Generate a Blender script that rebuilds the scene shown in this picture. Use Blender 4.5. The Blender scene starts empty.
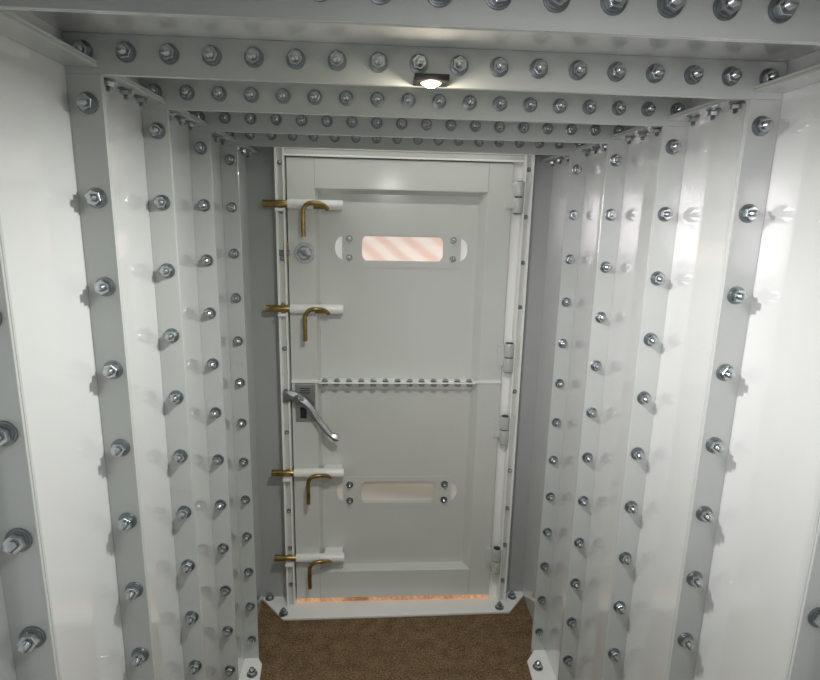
import bpy, bmesh, math, random
from mathutils import Vector, Matrix
random.seed(4)
S=bpy.context.scene
S.view_settings.view_transform='Standard'
H=1.96
# ---------------------------------------------------------------- materials
def new_mat(n):
    m=bpy.data.materials.new(n); m.use_nodes=True
    nt=m.node_tree; b=nt.nodes['Principled BSDF']
    return m,nt,b
def mat(n,col,rough=.4,metal=0,coat=0,bump=0,bscale=60,var=0,vscale=6,emit=None,estr=0,ior=1.5):
    m,nt,b=new_mat(n)
    b.inputs['Roughness'].default_value=rough; b.inputs['Metallic'].default_value=metal; b.inputs['IOR'].default_value=ior
    b.inputs['Coat Weight'].default_value=coat; b.inputs['Coat Roughness'].default_value=.05
    b.inputs['Base Color'].default_value=(*col,1)
    tc=nt.nodes.new('ShaderNodeTexCoord')
    if var:
        n1=nt.nodes.new('ShaderNodeTexNoise'); n1.inputs['Scale'].default_value=vscale; n1.inputs['Detail'].default_value=4
        nt.links.new(tc.outputs['Object'],n1.inputs['Vector'])
        r=nt.nodes.new('ShaderNodeValToRGB'); r.color_ramp.elements[0].position=.3; r.color_ramp.elements[1].position=.7
        r.color_ramp.elements[0].color=(*[c*(1-var) for c in col],1); r.color_ramp.elements[1].color=(*[min(1,c*(1+var)) for c in col],1)
        nt.links.new(n1.outputs['Fac'],r.inputs['Fac']); nt.links.new(r.outputs['Color'],b.inputs['Base Color'])
    if bump:
        n2=nt.nodes.new('ShaderNodeTexNoise'); n2.inputs['Scale'].default_value=bscale; n2.inputs['Detail'].default_value=3
        nt.links.new(tc.outputs['Object'],n2.inputs['Vector'])
        bp=nt.nodes.new('ShaderNodeBump'); bp.inputs['Strength'].default_value=bump; bp.inputs['Distance'].default_value=.002
        nt.links.new(n2.outputs['Fac'],bp.inputs['Height']); nt.links.new(bp.outputs['Normal'],b.inputs['Normal'])
    if emit:
        b.inputs['Emission Color'].default_value=(*emit,1); b.inputs['Emission Strength'].default_value=estr
    return m
M_wall=mat('gloss_white_paint',(.70,.715,.705),.12,0,1.0,.03,4,.02,3,ior=1.7)
M_flange=mat('flange_paint',(.53,.56,.535),.2,0,.6,.06,40,.03,8)
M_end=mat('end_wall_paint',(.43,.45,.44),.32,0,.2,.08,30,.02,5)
M_door=mat('door_paint',(.69,.71,.67),.20,0,.15,.05,10,.02,4)
M_door.node_tree.nodes['Principled BSDF'].inputs['Coat Roughness'].default_value=.2
M_frame=mat('frame_paint',(.95,.96,.93),.3,0,.2,.05,30,.01,5)
M_zinc=mat('zinc',(.52,.555,.57),.26,1,0,.1,200,.15,60)
M_washer=mat('washer_zinc',(.25,.28,.29),.4,1,0,.1,200,.15,60)
M_brass=mat('aged_brass',(.36,.255,.10),.34,1,0,.1,90,.35,30)
M_steel=mat('polished_steel',(.62,.62,.63),.2,1,0,.05,120,.05,40)
M_cast=mat('cast_zinc',(.38,.39,.40),.30,.95,0,.2,60,.15,30)
M_backplate=mat('lock_backplate',(.40,.41,.41),.4,.8,0,.2,60,.15,30)
M_dark=mat('dark_metal',(.05,.05,.05),.5,.6)
M_black=mat('black_plastic',(.015,.015,.015),.45)
M_lens=mat('led_lens',(1,1,1),.3,0,emit=(1,.96,.87),estr=30)
M_glow=mat('warm_halo',(1,.85,.6),.4,0,emit=(1,.80,.52),estr=2.5)  # emissive ring paints in the warm halo round the lens
M_gapglow=mat('underdoor_glow',(.42,.20,.10),.7,.1,0,.9,120,.6,60)  # colour and emission paint in the outside light leaking under the door
nt=M_gapglow.node_tree; b=nt.nodes['Principled BSDF']
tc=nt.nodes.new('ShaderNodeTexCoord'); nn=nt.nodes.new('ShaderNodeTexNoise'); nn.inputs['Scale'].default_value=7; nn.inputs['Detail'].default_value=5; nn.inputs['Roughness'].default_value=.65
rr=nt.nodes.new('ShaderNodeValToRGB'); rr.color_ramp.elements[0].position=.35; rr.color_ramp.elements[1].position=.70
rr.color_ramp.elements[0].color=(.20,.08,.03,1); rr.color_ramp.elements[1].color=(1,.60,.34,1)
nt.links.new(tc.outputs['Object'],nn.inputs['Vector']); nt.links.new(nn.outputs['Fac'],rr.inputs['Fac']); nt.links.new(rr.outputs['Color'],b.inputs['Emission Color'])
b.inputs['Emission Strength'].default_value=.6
# carpet
M_carpet,nt,b=new_mat('brown_carpet')
b.inputs['Roughness'].default_value=1
tc=nt.nodes.new('ShaderNodeTexCoord')
n1=nt.nodes.new('ShaderNodeTexNoise'); n1.inputs['Scale'].default_value=130; n1.inputs['Detail'].default_value=5; n1.inputs['Roughness'].default_value=.8
n3=nt.nodes.new('ShaderNodeTexNoise'); n3.inputs['Scale'].default_value=18; n3.inputs['Detail'].default_value=4
nt.links.new(tc.outputs['Object'],n1.inputs['Vector']); nt.links.new(tc.outputs['Object'],n3.inputs['Vector'])
mx=nt.nodes.new('ShaderNodeMix'); mx.inputs[0].default_value=.15
nt.links.new(n1.outputs['Fac'],mx.inputs[2]); nt.links.new(n3.outputs['Fac'],mx.inputs[3])
r=nt.nodes.new('ShaderNodeValToRGB'); r.color_ramp.elements[0].position=.41; r.color_ramp.elements[1].position=.60
r.color_ramp.elements[0].color=(.055,.030,.012,1); r.color_ramp.elements[1].color=(.38,.245,.13,1)
nt.links.new(mx.outputs[0],r.inputs['Fac']); nt.links.new(r.outputs['Color'],b.inputs['Base Color'])
bp=nt.nodes.new('ShaderNodeBump'); bp.inputs['Strength'].default_value=.7; bp.inputs['Distance'].default_value=.008
nt.links.new(n1.outputs['Fac'],bp.inputs['Height']); nt.links.new(bp.outputs['Normal'],b.inputs['Normal'])
# window panes: outside glow and slanting streaks painted into the emission
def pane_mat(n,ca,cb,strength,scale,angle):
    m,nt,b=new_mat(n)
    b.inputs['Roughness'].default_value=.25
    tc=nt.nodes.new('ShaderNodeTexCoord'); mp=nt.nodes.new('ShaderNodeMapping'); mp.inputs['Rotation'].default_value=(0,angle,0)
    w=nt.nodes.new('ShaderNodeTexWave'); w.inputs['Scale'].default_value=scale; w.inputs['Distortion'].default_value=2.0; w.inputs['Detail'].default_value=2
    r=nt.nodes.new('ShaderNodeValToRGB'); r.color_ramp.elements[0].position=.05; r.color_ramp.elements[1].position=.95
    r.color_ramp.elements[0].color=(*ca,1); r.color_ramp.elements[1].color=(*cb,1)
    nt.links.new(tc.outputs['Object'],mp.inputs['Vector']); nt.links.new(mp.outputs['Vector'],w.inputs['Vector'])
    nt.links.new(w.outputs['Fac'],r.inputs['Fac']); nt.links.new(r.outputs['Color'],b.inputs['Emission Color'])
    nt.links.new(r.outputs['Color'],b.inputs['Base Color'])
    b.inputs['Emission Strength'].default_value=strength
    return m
M_pane=pane_mat('streaked_backlit_pane',(.75,.56,.48),(.86,.74,.67),.55,3.9,math.radians(50))
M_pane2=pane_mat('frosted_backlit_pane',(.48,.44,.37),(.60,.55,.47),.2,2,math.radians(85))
M_side=mat('white_backlit_pane',(.78,.78,.76),.3,0,emit=(.9,.89,.87),estr=.25)  # emission paints in outside light showing at the side cutouts
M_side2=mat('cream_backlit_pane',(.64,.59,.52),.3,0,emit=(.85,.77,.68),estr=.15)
# ---------------------------------------------------------------- helpers
def obj_from_bm(name,bm,mats,smooth=False):
    me=bpy.data.meshes.new(name); bm.normal_update(); bm.to_mesh(me); bm.free()
    for m in (mats if isinstance(mats,(list,tuple)) else [mats]): me.materials.append(m)
    if smooth:
        for p in me.polygons: p.use_smooth=True
        try: me.set_sharp_from_angle(angle=math.radians(38))
        except Exception: pass
    o=bpy.data.objects.new(name,me); S.collection.objects.link(o); return o
def add_box(bm,x0,x1,y0,y1,z0,z1,bev=0,mi=0):
    r=bmesh.ops.create_cube(bm,size=1)
    vs=r['verts']
    for v in vs:
        v.co=Vector(((x0+x1)/2+v.co.x*(x1-x0),(y0+y1)/2+v.co.y*(y1-y0),(z0+z1)/2+v.co.z*(z1-z0)))
    fs=set(f for v in vs for f in v.link_faces)
    for f in fs: f.material_index=mi
    if bev:
        es=list(set(e for v in vs for e in v.link_edges))
        bmesh.ops.bevel(bm,geom=es,offset=bev,segments=2,affect='EDGES',profile=.5)
def box(name,x0,x1,y0,y1,z0,z1,m,bev=.0015):
    bm=bmesh.new(); add_box(bm,x0,x1,y0,y1,z0,z1,bev); return obj_from_bm(name,bm,m)
def add_cyl(bm,p0,p1,r,seg=24,r2=None,mi=0,bev=0):
    p0=Vector(p0); p1=Vector(p1); d=p1-p0
    q=bmesh.ops.create_cone(bm,cap_ends=True,segments=seg,radius1=r,radius2=r if r2 is None else r2,depth=d.length)
    vs=q['verts']; R=d.to_track_quat('Z','Y').to_matrix().to_4x4()
    bmesh.ops.transform(bm,matrix=Matrix.Translation((p0+p1)/2)@R,verts=vs)
    for f in set(f for v in vs for f in v.link_faces): f.material_index=mi
    if bev:
        es=[e for e in set(e for v in vs for e in v.link_edges) if len(e.link_faces)==2 and any(len(f.verts)>4 for f in e.link_faces)]
        bmesh.ops.bevel(bm,geom=es,offset=bev,segments=2,affect='EDGES',profile=.5)
def add_tube(bm,pts,radii,seg=14,mi=0,flat=1.0):
    pts=[Vector(p) for p in pts]; rings=[]
    if not isinstance(radii,(list,tuple)): radii=[radii]*len(pts)
    up=None
    for i,p in enumerate(pts):
        t=(pts[min(i+1,len(pts)-1)]-pts[max(i-1,0)]).normalized()
        up=Vector((0,-1,0)) if up is None else up
        up=(up-t*up.dot(t)).normalized() if abs(up.dot(t))<.99 else t.orthogonal().normalized(); s=t.cross(up)
        rr=radii[min(i,len(radii)-1)]
        rings.append([bm.verts.new(p+(up*math.cos(a)*flat+s*math.sin(a))*rr) for a in [2*math.pi*k/seg for k in range(seg)]])
    for a,b_ in zip(rings,rings[1:]):
        for k in range(seg):
            f=bm.faces.new((a[k],a[(k+1)%seg],b_[(k+1)%seg],b_[k])); f.material_index=mi
    bm.faces.new(rings[0][::-1]).material_index=mi; bm.faces.new(rings[-1]).material_index=mi
def smooth_path(ctrl,n=8):
    c=[Vector(p) for p in ctrl]; c=[c[0]*2-c[1]]+c+[c[-1]*2-c[-2]]; out=[]
    for i in range(1,len(c)-2):
        for k in range(n):
            t=k/n; p0,p1,p2,p3=c[i-1:i+3]
            out.append(.5*((2*p1)+(-p0+p2)*t+(2*p0-5*p1+4*p2-p3)*t*t+(-p0+3*p1-3*p2+p3)*t**3))
    out.append(c[-2]); return out
def plate(name,outline,holes,thick,m,plane='XZ',at=0,bev=0):
    cu=bpy.data.curves.new(name,'CURVE'); cu.dimensions='2D'; cu.fill_mode='BOTH'; cu.extrude=thick/2-bev; cu.bevel_depth=bev; cu.bevel_resolution=1
    if bev: cu.offset=-bev
    for pts in [outline]+holes:
        sp=cu.splines.new('POLY'); sp.points.add(len(pts)-1)
        for q,p in zip(sp.points,pts): q.co=(p[0],p[1],0,1)
        sp.use_cyclic_u=True
    t=bpy.data.objects.new(name+'_t',cu); S.collection.objects.link(t)
    dg=bpy.context.evaluated_depsgraph_get(); dg.update()
    me=bpy.data.meshes.new_from_object(t.evaluated_get(dg))
    bpy.data.objects.remove(t); bpy.data.curves.remove(cu)
    if plane=='XZ': me.transform(Matrix.Translation((0,at+thick/2,0))@Matrix.Rotation(math.pi/2,4,'X'))
    else: me.transform(Matrix.Translation((0,0,at+thick/2)))
    me.materials.clear(); me.materials.append(m); me.name=name
    o=bpy.data.objects.new(name,me); S.collection.objects.link(o); return o
def rrect(x0,x1,z0,z1,r,n=8):
    out=[]
    for cx,cz,a0 in ((x1-r,z1-r,0),(x0+r,z1-r,90),(x0+r,z0+r,180),(x1-r,z0+r,270)):
        for k in range(n+1):
            a=math.radians(a0+90*k/n); out.append((cx+r*math.cos(a),cz+r*math.sin(a)))
    return out
def struct(o,label,cat):
    o['kind']='structure'; o['label']=label; o['category']=cat; return o
def child(o,par,label=None):
    o.parent=par
    if label: o['label']=label
    return o
# ---------------------------------------------------------------- shell
XL,XR=-.567,.807; EL,ER=-.505,.741; ZC=H+.315; ZF=H+.245; YW=2.60
YB,P=1.4846,.3518
rings=[.12,.465,.800,1.145,YB,YB+P,YB+2*P]
YA=rings[3]
Y0=-.9
struct(box('floor',XL-.05,XR+.05,Y0,YW+.02,-.06,0,M_carpet,0),'brown cut-pile carpet floor between white steel walls','floor')
struct(box('wall_left',XL-.03,XL,Y0,YW+.02,0,ZC,M_wall,0),'glossy white painted steel panel wall','wall')
struct(box('wall_right',XR,XR+.03,Y0,YW+.02,0,ZC,M_wall,0),'glossy white painted steel panel wall with soft reflections','wall')
struct(box('ceiling',XL-.03,XR+.03,Y0,YW+.02,ZC,ZC+.03,M_wall,0),'white painted steel panel ceiling','ceiling')
FX0,FX1,FZ=-.425,.692,H+.297      # frame outer
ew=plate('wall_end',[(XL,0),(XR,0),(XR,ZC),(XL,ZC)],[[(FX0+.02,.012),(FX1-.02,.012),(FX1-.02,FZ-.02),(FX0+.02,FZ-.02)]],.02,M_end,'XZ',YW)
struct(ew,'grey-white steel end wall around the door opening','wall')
struct(box('wall_outside',XL-.2,XR+.2,3.7,3.73,0,ZC,mat('outside_wall',(.7,.6,.52),.8),0),'pale plaster wall outside the door','wall')
struct(box('floor_outside',XL-.2,XR+.2,YW+.021,3.7,-.06,0,mat('outside_floor',(.35,.2,.1),.5,var=.2),0),'warm wooden floor outside the door','floor')
tn=1
def trim(o,label):
    global tn
    o.name='trim_%d'%tn; o.data.name=o.name; tn+=1
    return struct(o,label,'flange')
T=.006
for i,y in enumerate(rings):
    for side in (0,1):
        bm=bmesh.new()
        x0,x1=(XL,EL) if side==0 else (ER,XR)
        add_box(bm,x0,x1,y-T,y-.0004,0.0,ZF+.0,.001); add_box(bm,x0,x1,y+.0004,y+T,0.0,ZF+.0,.001)
        trim(obj_from_bm('f',bm,M_flange),'grey-white doubled steel wall flange with bolt row')
    bm=bmesh.new()
    add_box(bm,XL,XR,y-T,y-.0004,ZF,ZC,.001); add_box(bm,XL,XR,y+.0004,y+T,ZF,ZC,.001)
    trim(obj_from_bm('f',bm,M_flange),'grey-white doubled steel ceiling flange with bolt row')
# horizontal joint ledges where each wall panel meets the ceiling panel
bays=[(rings[k]+T,(rings[k+1]-T) if k<6 else YW) for k in range(2,7)]
ZL=ZF+.012
for y0,y1 in bays:
    for x0,x1 in ((XL,EL-.004),(ER+.004,XR)):
        bm=bmesh.new(); add_box(bm,x0,x1,y0,y1,ZL,ZL+.0056,.001); add_box(bm,x0,x1,y0,y1,ZL+.006,ZL+.012,.001)
        trim(obj_from_bm('f',bm,M_flange),'grey-white horizontal joint ledge at the wall top')
# door frame
bm=bmesh.new()
YF=2.535
W=.032
add_box(bm,FX0,FX0+W,YF,YW+.02,.012,FZ,.002,1)
add_box(bm,FX1-W,FX1,YF,YW+.02,.012,FZ,.002,1)
add_box(bm,FX0+W,FX1-W,YF,YW+.02,FZ-.045,FZ,.002,1)
for a,b_ in ((FX0-.006,FX0+.004),(FX0+W-.005,FX0+W+.003),(FX1-W-.003,FX1-W+.005),(FX1-.004,FX1+.006)):
    add_box(bm,a,b_,YF-.016,YW,.012,FZ,.001)  # lip white stands in for lamp glare along the frame edges
add_box(bm,FX0,FX1,YF-.016,YF+.01,FZ-.018,FZ-.007,.001)
add_box(bm,FX0+W,FX1-W,YF-.012,YF+.01,FZ-.048,FZ-.040,.001)
add_box(bm,FX0+W-.001,FX0+W+.03,2.614,2.634,.012,FZ-.04,.001)
add_box(bm,.618,FX1-W+.001,2.572,2.60,.012,FZ-.04,.001)
add_box(bm,FX0+W,FX1-W,2.614,2.634,FZ-.09,FZ-.03,.001)
fr=obj_from_bm('frame',bm,[M_frame,M_door]); trim(fr,'bright white steel door frame'); fr['category']='door frame'
sill=plate('sill',[(XL,YW),(XL,2.585),(-.435,2.43),(.70,2.445),(XR,2.57),(XR,YW)],[],.012,M_frame,'XY',0,.0015)
trim(sill,'white steel threshold plate with angled corners'); sill['category']='threshold'
g1=plate('g',[(XL,2.27),(-.485,2.15),(-.475,2.03),(XL,1.93)],[],.012,M_frame,'XY',0,.0015)
trim(g1,'small white steel corner foot plate on carpet'); g1['category']='foot plate'
g2=plate('g',[(XR,2.25),(.705,2.12),(.70,2.0),(XR,1.9)],[],.012,M_frame,'XY',0,.0015)
trim(g2,'small white steel corner foot plate on carpet'); g2['category']='foot plate'
# ---------------------------------------------------------------- bolts
def thread(bm):
    seg=12; rs=[]
    prof=[(-.014,.0066)]
    y=-.0165
    for k in range(5):
        prof+=[(y,.0054),(y-.0010,.0070)]; y-=.0021
    prof+=[(y-.0006,.0045)]
    for py,rr in prof:
        rs.append([bm.verts.new((rr*math.cos(2*math.pi*k/seg),py,rr*math.sin(2*math.pi*k/seg))) for k in range(seg)])
    fs=[]
    for a,b_ in zip(rs,rs[1:]):
        for k in range(seg): fs.append(bm.faces.new((a[k],a[(k+1)%seg],b_[(k+1)%seg],b_[k])))
    fs.append(bm.faces.new(rs[-1])); fs.append(bm.faces.new(rs[0][::-1]))
    bmesh.ops.recalc_face_normals(bm,faces=fs)
def mk_nut(full):
    bm=bmesh.new()
    add_cyl(bm,(0,.020,0),(0,-.004,0),.0066,10)
    add_cyl(bm,(0,-.005,0),(0,-.0165,0),.0138,6,bev=.0009)
    if full:
        add_cyl(bm,(0,0,0),(0,-.0038,0),.0178,24,mi=1,bev=.0006)
        thread(bm)
    return bm
def mk_washer():
    bm=bmesh.new(); add_cyl(bm,(0,0,0),(0,-.0038,0),.0178,26,bev=.0006)
    add_cyl(bm,(0,-.0036,0),(0,-.0055,0),.0150,24,bev=.0004); return bm
def mk_stud():
    bm=bmesh.new(); thread(bm); return bm
nutA=obj_from_bm('flange_bolt',mk_nut(False),[M_zinc])
wA=obj_from_bm('washer',mk_washer(),[M_washer],True); wA.parent=nutA
sA=obj_from_bm('threaded_stud',mk_stud(),[M_zinc],True); sA.parent=nutA
nutB=obj_from_bm('flange_bolt',mk_nut(True),[M_zinc,M_washer])
kids=[wA,sA]; used={'A':False,'B':False}
def bolt(loc,near,label,group,rot=(0,0,0),sc=1,par=None):
    key='A' if near else 'B'; src=nutA if near else nutB
    spin=random.uniform(0,math.pi/3)
    if not used[key]: o=src; used[key]=True; new=False
    else:
        o=src.copy(); S.collection.objects.link(o); new=True
    o.matrix_world=Matrix.Translation(loc)@Matrix.Rotation(rot[2],4,'Z')@Matrix.Rotation(rot[0],4,'X')@Matrix.Rotation(spin,4,'Y')@Matrix.Scale(sc,4)
    o['label']=label; o['category']='bolt'; o['group']=group
    if near and new:
        for k in kids:
            c=k.copy(); c.parent=o; S.collection.objects.link(c)
    return o
bx0,bx1=-.532,.770
zs=[H+.1945-.1704*k for k in range(13)]
cx=[bx0+(bx1-bx0)*i/17 for i in range(18)]
zb=H+.284
for i,y in enumerate(rings):
    if i<2: continue
    near=i<=4
    yy=y-T
    for z in zs:
        if z<.03: continue
        bolt((bx0,yy,z),near,'zinc hex nut on stud in the grey-white wall flange','wall flange bolts',sc=1.08)
        bolt((bx1,yy,z),near,'zinc hex nut on stud in the grey-white wall flange','wall flange bolts',sc=1.08)
    for x in cx:
        bolt((x,yy,zb),near,'zinc hex nut on stud in the grey-white ceiling flange','ceiling flange bolts')
for y0,y1 in bays[1:]:
    for k in (1,2,3):
        for x in (bx0-.002,bx1+.002):
            bolt((x,y0+(y1-y0)*k/4,ZL),False,'zinc nut hanging under the wall-top joint ledge','wall top joint bolts',rot=(math.pi/2,0,0),sc=.85)
for k in range(11):
    z=H+.22-.205*k
    bolt((FX0+.015,YF,z),False,'small zinc nut on the white door frame','door frame bolts',sc=.6)
    if all(abs(z-h)>.07 for h in (H+.10,H-.63,H-.99,H-1.70)):
        bolt((FX1-.015,YF,z),False,'small zinc nut on the white door frame','door frame bolts',sc=.6)
up=(-math.pi/2,0,0)
for x,y in ((-.44,2.465),(.655,2.475),(.74,2.555),(-.53,2.585),(-.515,2.09),(.742,2.08)):
    bolt((x,y,.012),False,'zinc anchor nut on a white steel floor plate','floor anchor bolts',rot=up,sc=1.25)
# ---------------------------------------------------------------- door
DX0,DX1,DZ0,DZ1=-.384,.612,.038,H+.246
YS=2.592
def win(zc): return rrect(-.180,.430,zc-.055,zc+.055,.045,4)
zu,zl=H-.14,H-1.355
skin=plate('door_1',[(DX0,DZ0),(DX1,DZ0),(DX1,DZ1),(DX0,DZ1)],[win(zu),win(zl)],.02,M_door,'XZ',YS)
struct(skin,'grey-white painted steel security door with slide bolts and slots','door')
D=skin
YR=2.545
bm=bmesh.new()
def rectv(x0,x1,z0,z1,y): return [bm.verts.new((x,y,z)) for x,z in ((x0,z0),(x1,z0),(x1,z1),(x0,z1))]
o_b=rectv(DX0,DX1,DZ0,DZ1,YS); o_f=rectv(DX0,DX1,DZ0,DZ1,YR)
i_f=rectv(-.264,.503,H-1.770,H+.118,YR); i_b=rectv(-.249,.472,H-1.757,H+.100,YS+.001)
for a,b_ in ((o_b,o_f),(o_f,i_f),(i_f,i_b)):
    for k in range(4): bm.faces.new((a[k],a[(k+1)%4],b_[(k+1)%4],b_[k]))
bmesh.ops.recalc_face_normals(bm,faces=bm.faces)
es=[e for e in bm.edges if (e.verts[0] in i_f and e.verts[1] in i_f) or (e.verts[0] in o_f and e.verts[1] in o_f)]
bmesh.ops.bevel(bm,geom=es,offset=.0025,segments=2,affect='EDGES',profile=.5)
bd=child(obj_from_bm('raised_border',bm,M_door),D,'raised grey-white stile and rail border')
bm=bmesh.new()
for xx in (-.264,.503):
    add_box(bm,xx-.0012,xx+.0012,YR-.0012,YR+.002,H+.118,DZ1-.004)
    add_box(bm,xx-.0012,xx+.0012,YR-.0012,YR+.002,DZ0+.004,H-1.778)
child(obj_from_bm('weld_seam',bm,M_end),bd,'thin grey seam')
# stiffener shelf
bm=bmesh.new(); zsF=H-.762
add_box(bm,-.254,.480,YR-.036,YS,zsF,zsF+.005,.001)
add_box(bm,-.254,.480,YS-.007,YS,zsF-.05,zsF,.001)
add_box(bm,DX0,DX1,YR-.010,YR+.001,zsF-.004,zsF+.008,.001)
sh=child(obj_from_bm('stiffener_bar',bm,M_frame),D,'white steel angle bar with row of bolts')
bm=bmesh.new()
add_cyl(bm,(0,0,0),(0,-.003,0),.0145,20,mi=1); add_cyl(bm,(0,-.003,0),(0,-.012,0),.0115,6,bev=.0008)
lownut=bpy.data.objects.new('bolt',obj_from_bm('bolt_head_src',bm,[M_zinc,M_washer]).data)
bpy.data.objects.remove(bpy.data.objects['bolt_head_src'])
def part_bolt(loc,par,name='bolt',sc=1,rot=(0,0,0),me=None):
    o=bpy.data.objects.new(name,me or nutB.data); S.collection.objects.link(o); o.parent=par
    o.matrix_world=Matrix.Translation(loc)@Matrix.Rotation(rot[0],4,'X')@Matrix.Rotation(random.random(),4,'Y')@Matrix.Scale(sc,4)
    return o
for k in range(13):
    x=-.228+k*(.455+.228)/12
    part_bolt((x,YR-.010,zsF+.005),sh,sc=1.05,rot=up,me=lownut.data)
    part_bolt((x,YR-.018,zsF),sh,sc=1.3,rot=(math.pi/2,0,0),me=lownut.data)
# window plates and panes
for zc,mp,ms,lab in ((zu,M_pane,M_side,'peach pane with painted backlight and faint slanting streaks'),(zl,M_pane2,M_side2,'dim beige frosted pane')):
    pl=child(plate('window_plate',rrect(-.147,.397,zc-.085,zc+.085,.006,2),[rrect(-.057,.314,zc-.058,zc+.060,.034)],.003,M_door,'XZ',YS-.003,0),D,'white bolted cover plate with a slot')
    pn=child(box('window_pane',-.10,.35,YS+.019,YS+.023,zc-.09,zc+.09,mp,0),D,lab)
    for xa,xb in ((-.22,-.101),(.351,.47)):
        child(box('window_pane',xa,xb,YS+.019,YS+.023,zc-.09,zc+.09,ms,0),D,'pale side pane')
    sc=.85 if zc==zu else 1.0
    for bx in (-.115,.362):
        for dz in (-.043,.043):
            part_bolt((bx,YS-.003,zc+dz),pl,sc=sc)
# slide bolts
for z in (H+.048,H-.412,H-1.213,H-1.672):
    yb=YR-.024
    bm=bmesh.new()
    add_cyl(bm,(-.378,yb,z),(-.14,yb,z),.0215,28,bev=.001)
    add_box(bm,-.35,-.27,yb+.005,YR,z-.012,z+.012,.001)
    add_box(bm,-.24,-.15,yb+.005,YS,z-.010,z+.010,.001)
    hs=child(obj_from_bm('slide_bolt',bm,M_frame,True),D,'white tube slide bolt with brass rod')
    bm=bmesh.new(); add_cyl(bm,(-.485,yb,z),(-.3775,yb,z),.0165,24,bev=.002)
    add_cyl(bm,(-.265,yb-.010,z-.006),(-.215,yb-.010,z-.006),.0140,24)
    child(obj_from_bm('bolt_rod',bm,M_brass,True),hs,'aged brass rod')
    bm=bmesh.new()
    pth=smooth_path([(-.205,yb-.012,z-.018),(-.225,yb-.034,z+.000),(-.255,yb-.046,z+.006),(-.285,yb-.048,z+.002),(-.304,yb-.048,z-.020),(-.307,yb-.048,z-.05),(-.307,yb-.048,z-.138)],6)
    add_tube(bm,pth,.0098,14)
    child(obj_from_bm('bolt_handle',bm,M_brass,True),hs,'bent aged brass handle')
    bm=bmesh.new(); add_box(bm,FX0-.004,FX0+W,YF-.046,YF-.0005,z-.030,z-.019,.001); 
    kp=obj_from_bm('bolt_keeper',bm,M_frame); kp.parent=fr; kp['label']='white steel keeper bracket'
# thumb-turn deadbolt
bm=bmesh.new(); zd=H-.163; xd=-.312
add_cyl(bm,(xd,YR,zd),(xd,YR-.006,zd),.046,40,bev=.002)
add_cyl(bm,(xd,YR-.006,zd),(xd,YR-.0068,zd),.034,40,mi=1)
add_cyl(bm,(xd,YR-.0066,zd),(xd,YR-.010,zd),.031,40,r2=.026,bev=.001)
db=child(obj_from_bm('deadbolt',bm,[M_steel,M_backplate]),D,'round polished steel deadbolt')
bm=bmesh.new(); add_cyl(bm,(xd,YR-.008,zd),(xd,YR-.018,zd),.012,20,bev=.001)
add_box(bm,xd-.028,xd+.028,YR-.036,YR-.016,zd-.006,zd+.006,.002)
bmesh.ops.rotate(bm,cent=(xd,YR,zd),matrix=Matrix.Rotation(math.radians(35),3,'Y'),verts=bm.verts)
child(obj_from_bm('thumb_turn',bm,M_washer),db)
bm=bmesh.new(); add_box(bm,-.403,-.383,YR-.012,YR+.016,zd-.045,zd+.045,.002)
child(obj_from_bm('strike_plate',bm,M_brass),db,'brass edge strike')
bm=bmesh.new(); add_box(bm,-.425,-.375,YR-.024,YR-.011,zd-.012,zd+.012,.003)
child(obj_from_bm('latch_tongue',bm,M_washer),db,'small dark latch bolt crossing the frame')
# lever latch
bm=bmesh.new(); add_box(bm,-.366,-.274,YR-.010,YR,H-.958,H-.772,.003)
ll=child(obj_from_bm('lever_latch',bm,M_backplate),D,'grey steel lever latch')
bm=bmesh.new()
for k in range(4): add_box(bm,-.345,-.297,YR-.0115,YR-.0095,H-.790-.009*k-.004,H-.790-.009*k,.0)
add_box(bm,-.345,-.315,YR-.0125,YR-.0095,H-.940,H-.885,.002)
child(obj_from_bm('slotted_insert',bm,M_dark),ll,'dark slots')
bm=bmesh.new()
yl=YR-.034
add_cyl(bm,(-.348,YR-.008,H-.836),(-.348,yl-.014,H-.836),.025,28,bev=.003)
add_cyl(bm,(-.348,yl-.013,H-.836),(-.348,yl-.022,H-.836),.012,6,bev=.001)
cen=smooth_path([(-.402,0,H-.806),(-.350,0,H-.834),(-.302,0,H-.870),(-.270,0,H-.918),(-.236,0,H-.966),(-.202,0,H-1.006),(-.160,0,H-1.030)],5)
wd=[.012,.015,.018,.020,.021,.022,.022,.021,.019,.017,.016,.015,.014,.014,.013,.013,.013,.013,.013,.014,.014,.015,.015,.014,.013,.012,.012,.015,.017,.014,.007]
Lp=[];Rp=[]
for i,p in enumerate(cen):
    t=(cen[min(i+1,len(cen)-1)]-cen[max(i-1,0)]).normalized(); s=Vector((-t.z,0,t.x)); w_=wd[min(i,len(wd)-1)]
    Lp.append(p+s*w_); Rp.append(p-s*w_)
n=len(cen)
def yo(i): return yl-.026*(i/(n-1))**.8
fr_=[[bm.verts.new((q.x,yo(i),q.z)) for i,q in enumerate(side)] for side in (Lp,Rp)]
bk_=[[bm.verts.new((q.x,yo(i)+.014,q.z)) for i,q in enumerate(side)] for side in (Lp,Rp)]
mid=[bm.verts.new((p.x,yo(i)-.008,p.z)) for i,p in enumerate(cen)]
for i in range(n-1):
    bm.faces.new((fr_[0][i],fr_[0][i+1],mid[i+1],mid[i])); bm.faces.new((mid[i],mid[i+1],fr_[1][i+1],fr_[1][i]))
    bm.faces.new((bk_[0][i],bk_[1][i],bk_[1][i+1],bk_[0][i+1]))
    for a in (0,1): bm.faces.new((fr_[a][i],bk_[a][i],bk_[a][i+1],fr_[a][i+1]))
for i in (0,n-1): bm.faces.new((fr_[0][i],mid[i],fr_[1][i],bk_[1][i],bk_[0][i]))
bmesh.ops.recalc_face_normals(bm,faces=bm.faces)
child(obj_from_bm('lever',bm,M_cast,True),ll,'flat cast zinc lever handle')
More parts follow.
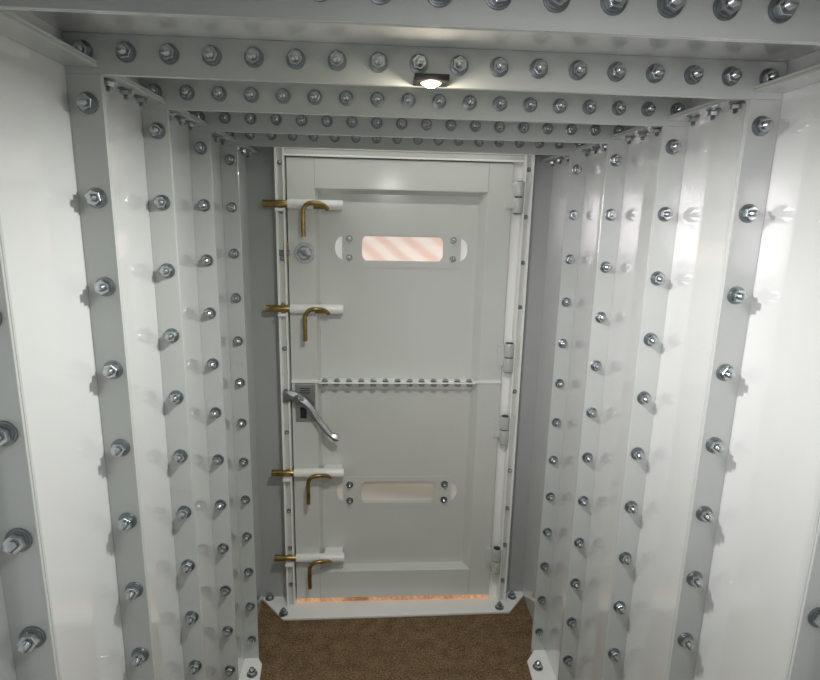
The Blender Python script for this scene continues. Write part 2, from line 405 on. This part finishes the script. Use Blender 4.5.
bm=bmesh.new(); add_box(bm,-.42,-.388,YF-.03,YF-.0005,H-.85,H-.80,.004); add_cyl(bm,(-.402,YF-.04,H-.825),(-.402,YF-.02,H-.825),.012,18)
kp=obj_from_bm('lever_strike',bm,M_cast,True); kp.parent=fr; kp['label']='zinc strike roller'
# hinges
for z in (H+.10,H-.63,H-.99,H-1.70):
    hx=.634
    bm=bmesh.new()
    add_box(bm,.585,hx,YR-.007,YR,z-.05,z+.05,.001)
    add_box(bm,hx,.684,YF-.007,YF,z-.045,z+.065,.001)
    hg=child(obj_from_bm('hinge',bm,M_door),D,'painted steel barrel hinge')
    bm=bmesh.new()
    add_cyl(bm,(hx,YF-.020,z-.07),(hx,YF-.020,z-.003),.023,24,bev=.001)
    add_cyl(bm,(hx,YF-.020,z+.003),(hx,YF-.020,z+.066),.023,24,bev=.001)
    child(obj_from_bm('hinge_barrel',bm,M_flange,True),hg)
    bm=bmesh.new(); add_cyl(bm,(hx,YF-.020,z-.074),(hx,YF-.020,z+.0685),.017,18)
    child(obj_from_bm('hinge_pin',bm,M_dark,True),hg,'dark steel pin')
child(box('door_gap_glow',DX0,DX1,YR+.006,YR+.016,.0125,DZ0+.001,M_gapglow,.001),D,'coppery brown strip with the light under the door painted in')
# ---------------------------------------------------------------- puck light
lx,ly,lz=.102,YA-.034,ZF+.012
bm=bmesh.new()
add_box(bm,lx-.032,lx+.032,ly-.024,YA-T,lz-.012,lz,.002)
pk=obj_from_bm('ceiling_light',bm,M_black,True); pk['label']='small thin black LED light on the ceiling flange'; pk['category']='light'
bm=bmesh.new()
bmesh.ops.create_uvsphere(bm,u_segments=20,v_segments=12,radius=.012)
bmesh.ops.scale(bm,vec=(1,1,.5),verts=bm.verts); bmesh.ops.translate(bm,vec=(lx,ly,lz-.014),verts=bm.verts)
child(obj_from_bm('lamp_lens',bm,M_lens,True),pk,'glowing white lens')
bm=bmesh.new(); add_cyl(bm,(lx,ly,lz-.0115),(lx,ly,lz-.0145),.020,28,r2=.017)
child(obj_from_bm('lamp_halo',bm,M_glow,True),pk,'warm glowing ring painted in as the lamp halo')
sb=box('fill_bar',-.4,.65,2.38,2.405,ZC-.012,ZC,M_frame,.001); sb['label']='added hidden fill bar on the ceiling, brightening the door header'; sb['category']='light'  # added out of view to brighten the door header and jamb
child(box('lamp_lens',-.39,.64,2.383,2.402,ZC-.014,ZC-.0115,mat('fill_bar_glow',(1,1,1),.3,emit=(1,.99,.94),estr=12),0),sb)  # glowing face of the added bar
# ---------------------------------------------------------------- lights
def light(name,typ,loc,power,col,rot=(0,0,0),**kw):
    l=bpy.data.lights.new(name,typ); l.energy=power; l.color=col
    for k,v in kw.items(): setattr(l,k,v)
    o=bpy.data.objects.new(name,l); o.location=loc; o.rotation_euler=rot; S.collection.objects.link(o); return o
light('puck_beam','AREA',(lx,YA+.004,ZF-.02),12,(1,.99,.96),shape='DISK',size=.08)
light('lens_glow','POINT',(lx,ly-.02,lz-.022),.55,(1,.88,.68),shadow_soft_size=.01)
light('rear_fill','AREA',(.1,.3,ZC-.02),3.5,(.97,.98,1),shape='DISK',size=.25)  # added unseen fill, not a ceiling fixture
light('outside_light','AREA',(.1,3.2,2.2),10,(1,.8,.62),shape='RECTANGLE',size=.8,size_y=.4)
d=Vector((.8,1.7,1.70))-Vector((-.35,-.5,1.95))
light('right_wall_fill','AREA',(-.35,-.5,1.95),1.4,(1,.93,.98),rot=d.to_track_quat('-Z','Y').to_euler(),shape='RECTANGLE',size=.2,size_y=.45,spread=math.radians(45))  # added spot for the pale patches on the right wall, no window modelled
w=bpy.data.worlds.new('World'); S.world=w; w.use_nodes=True
w.node_tree.nodes['Background'].inputs[0].default_value=(.97,.98,.98,1); w.node_tree.nodes['Background'].inputs[1].default_value=.42
# ---------------------------------------------------------------- camera
th,ya,ro,f=0.2153,0.0662,0.0221,558.13
Fv=Vector((math.sin(ya)*math.cos(th),math.cos(ya)*math.cos(th),-math.sin(th)))
R=Vector((math.cos(ya),-math.sin(ya),0)); U=R.cross(Fv)
R2=R*math.cos(ro)+U*math.sin(ro); U2=-R*math.sin(ro)+U*math.cos(ro)
cd=bpy.data.cameras.new('camera'); cd.sensor_width=36; cd.lens=f*36/820; cd.clip_start=.02
co=bpy.data.objects.new('camera',cd); S.collection.objects.link(co)
m=Matrix((R2,U2,-Fv)).transposed().to_4x4(); m.translation=Vector((0,0,H)); co.matrix_world=m
S.camera=co
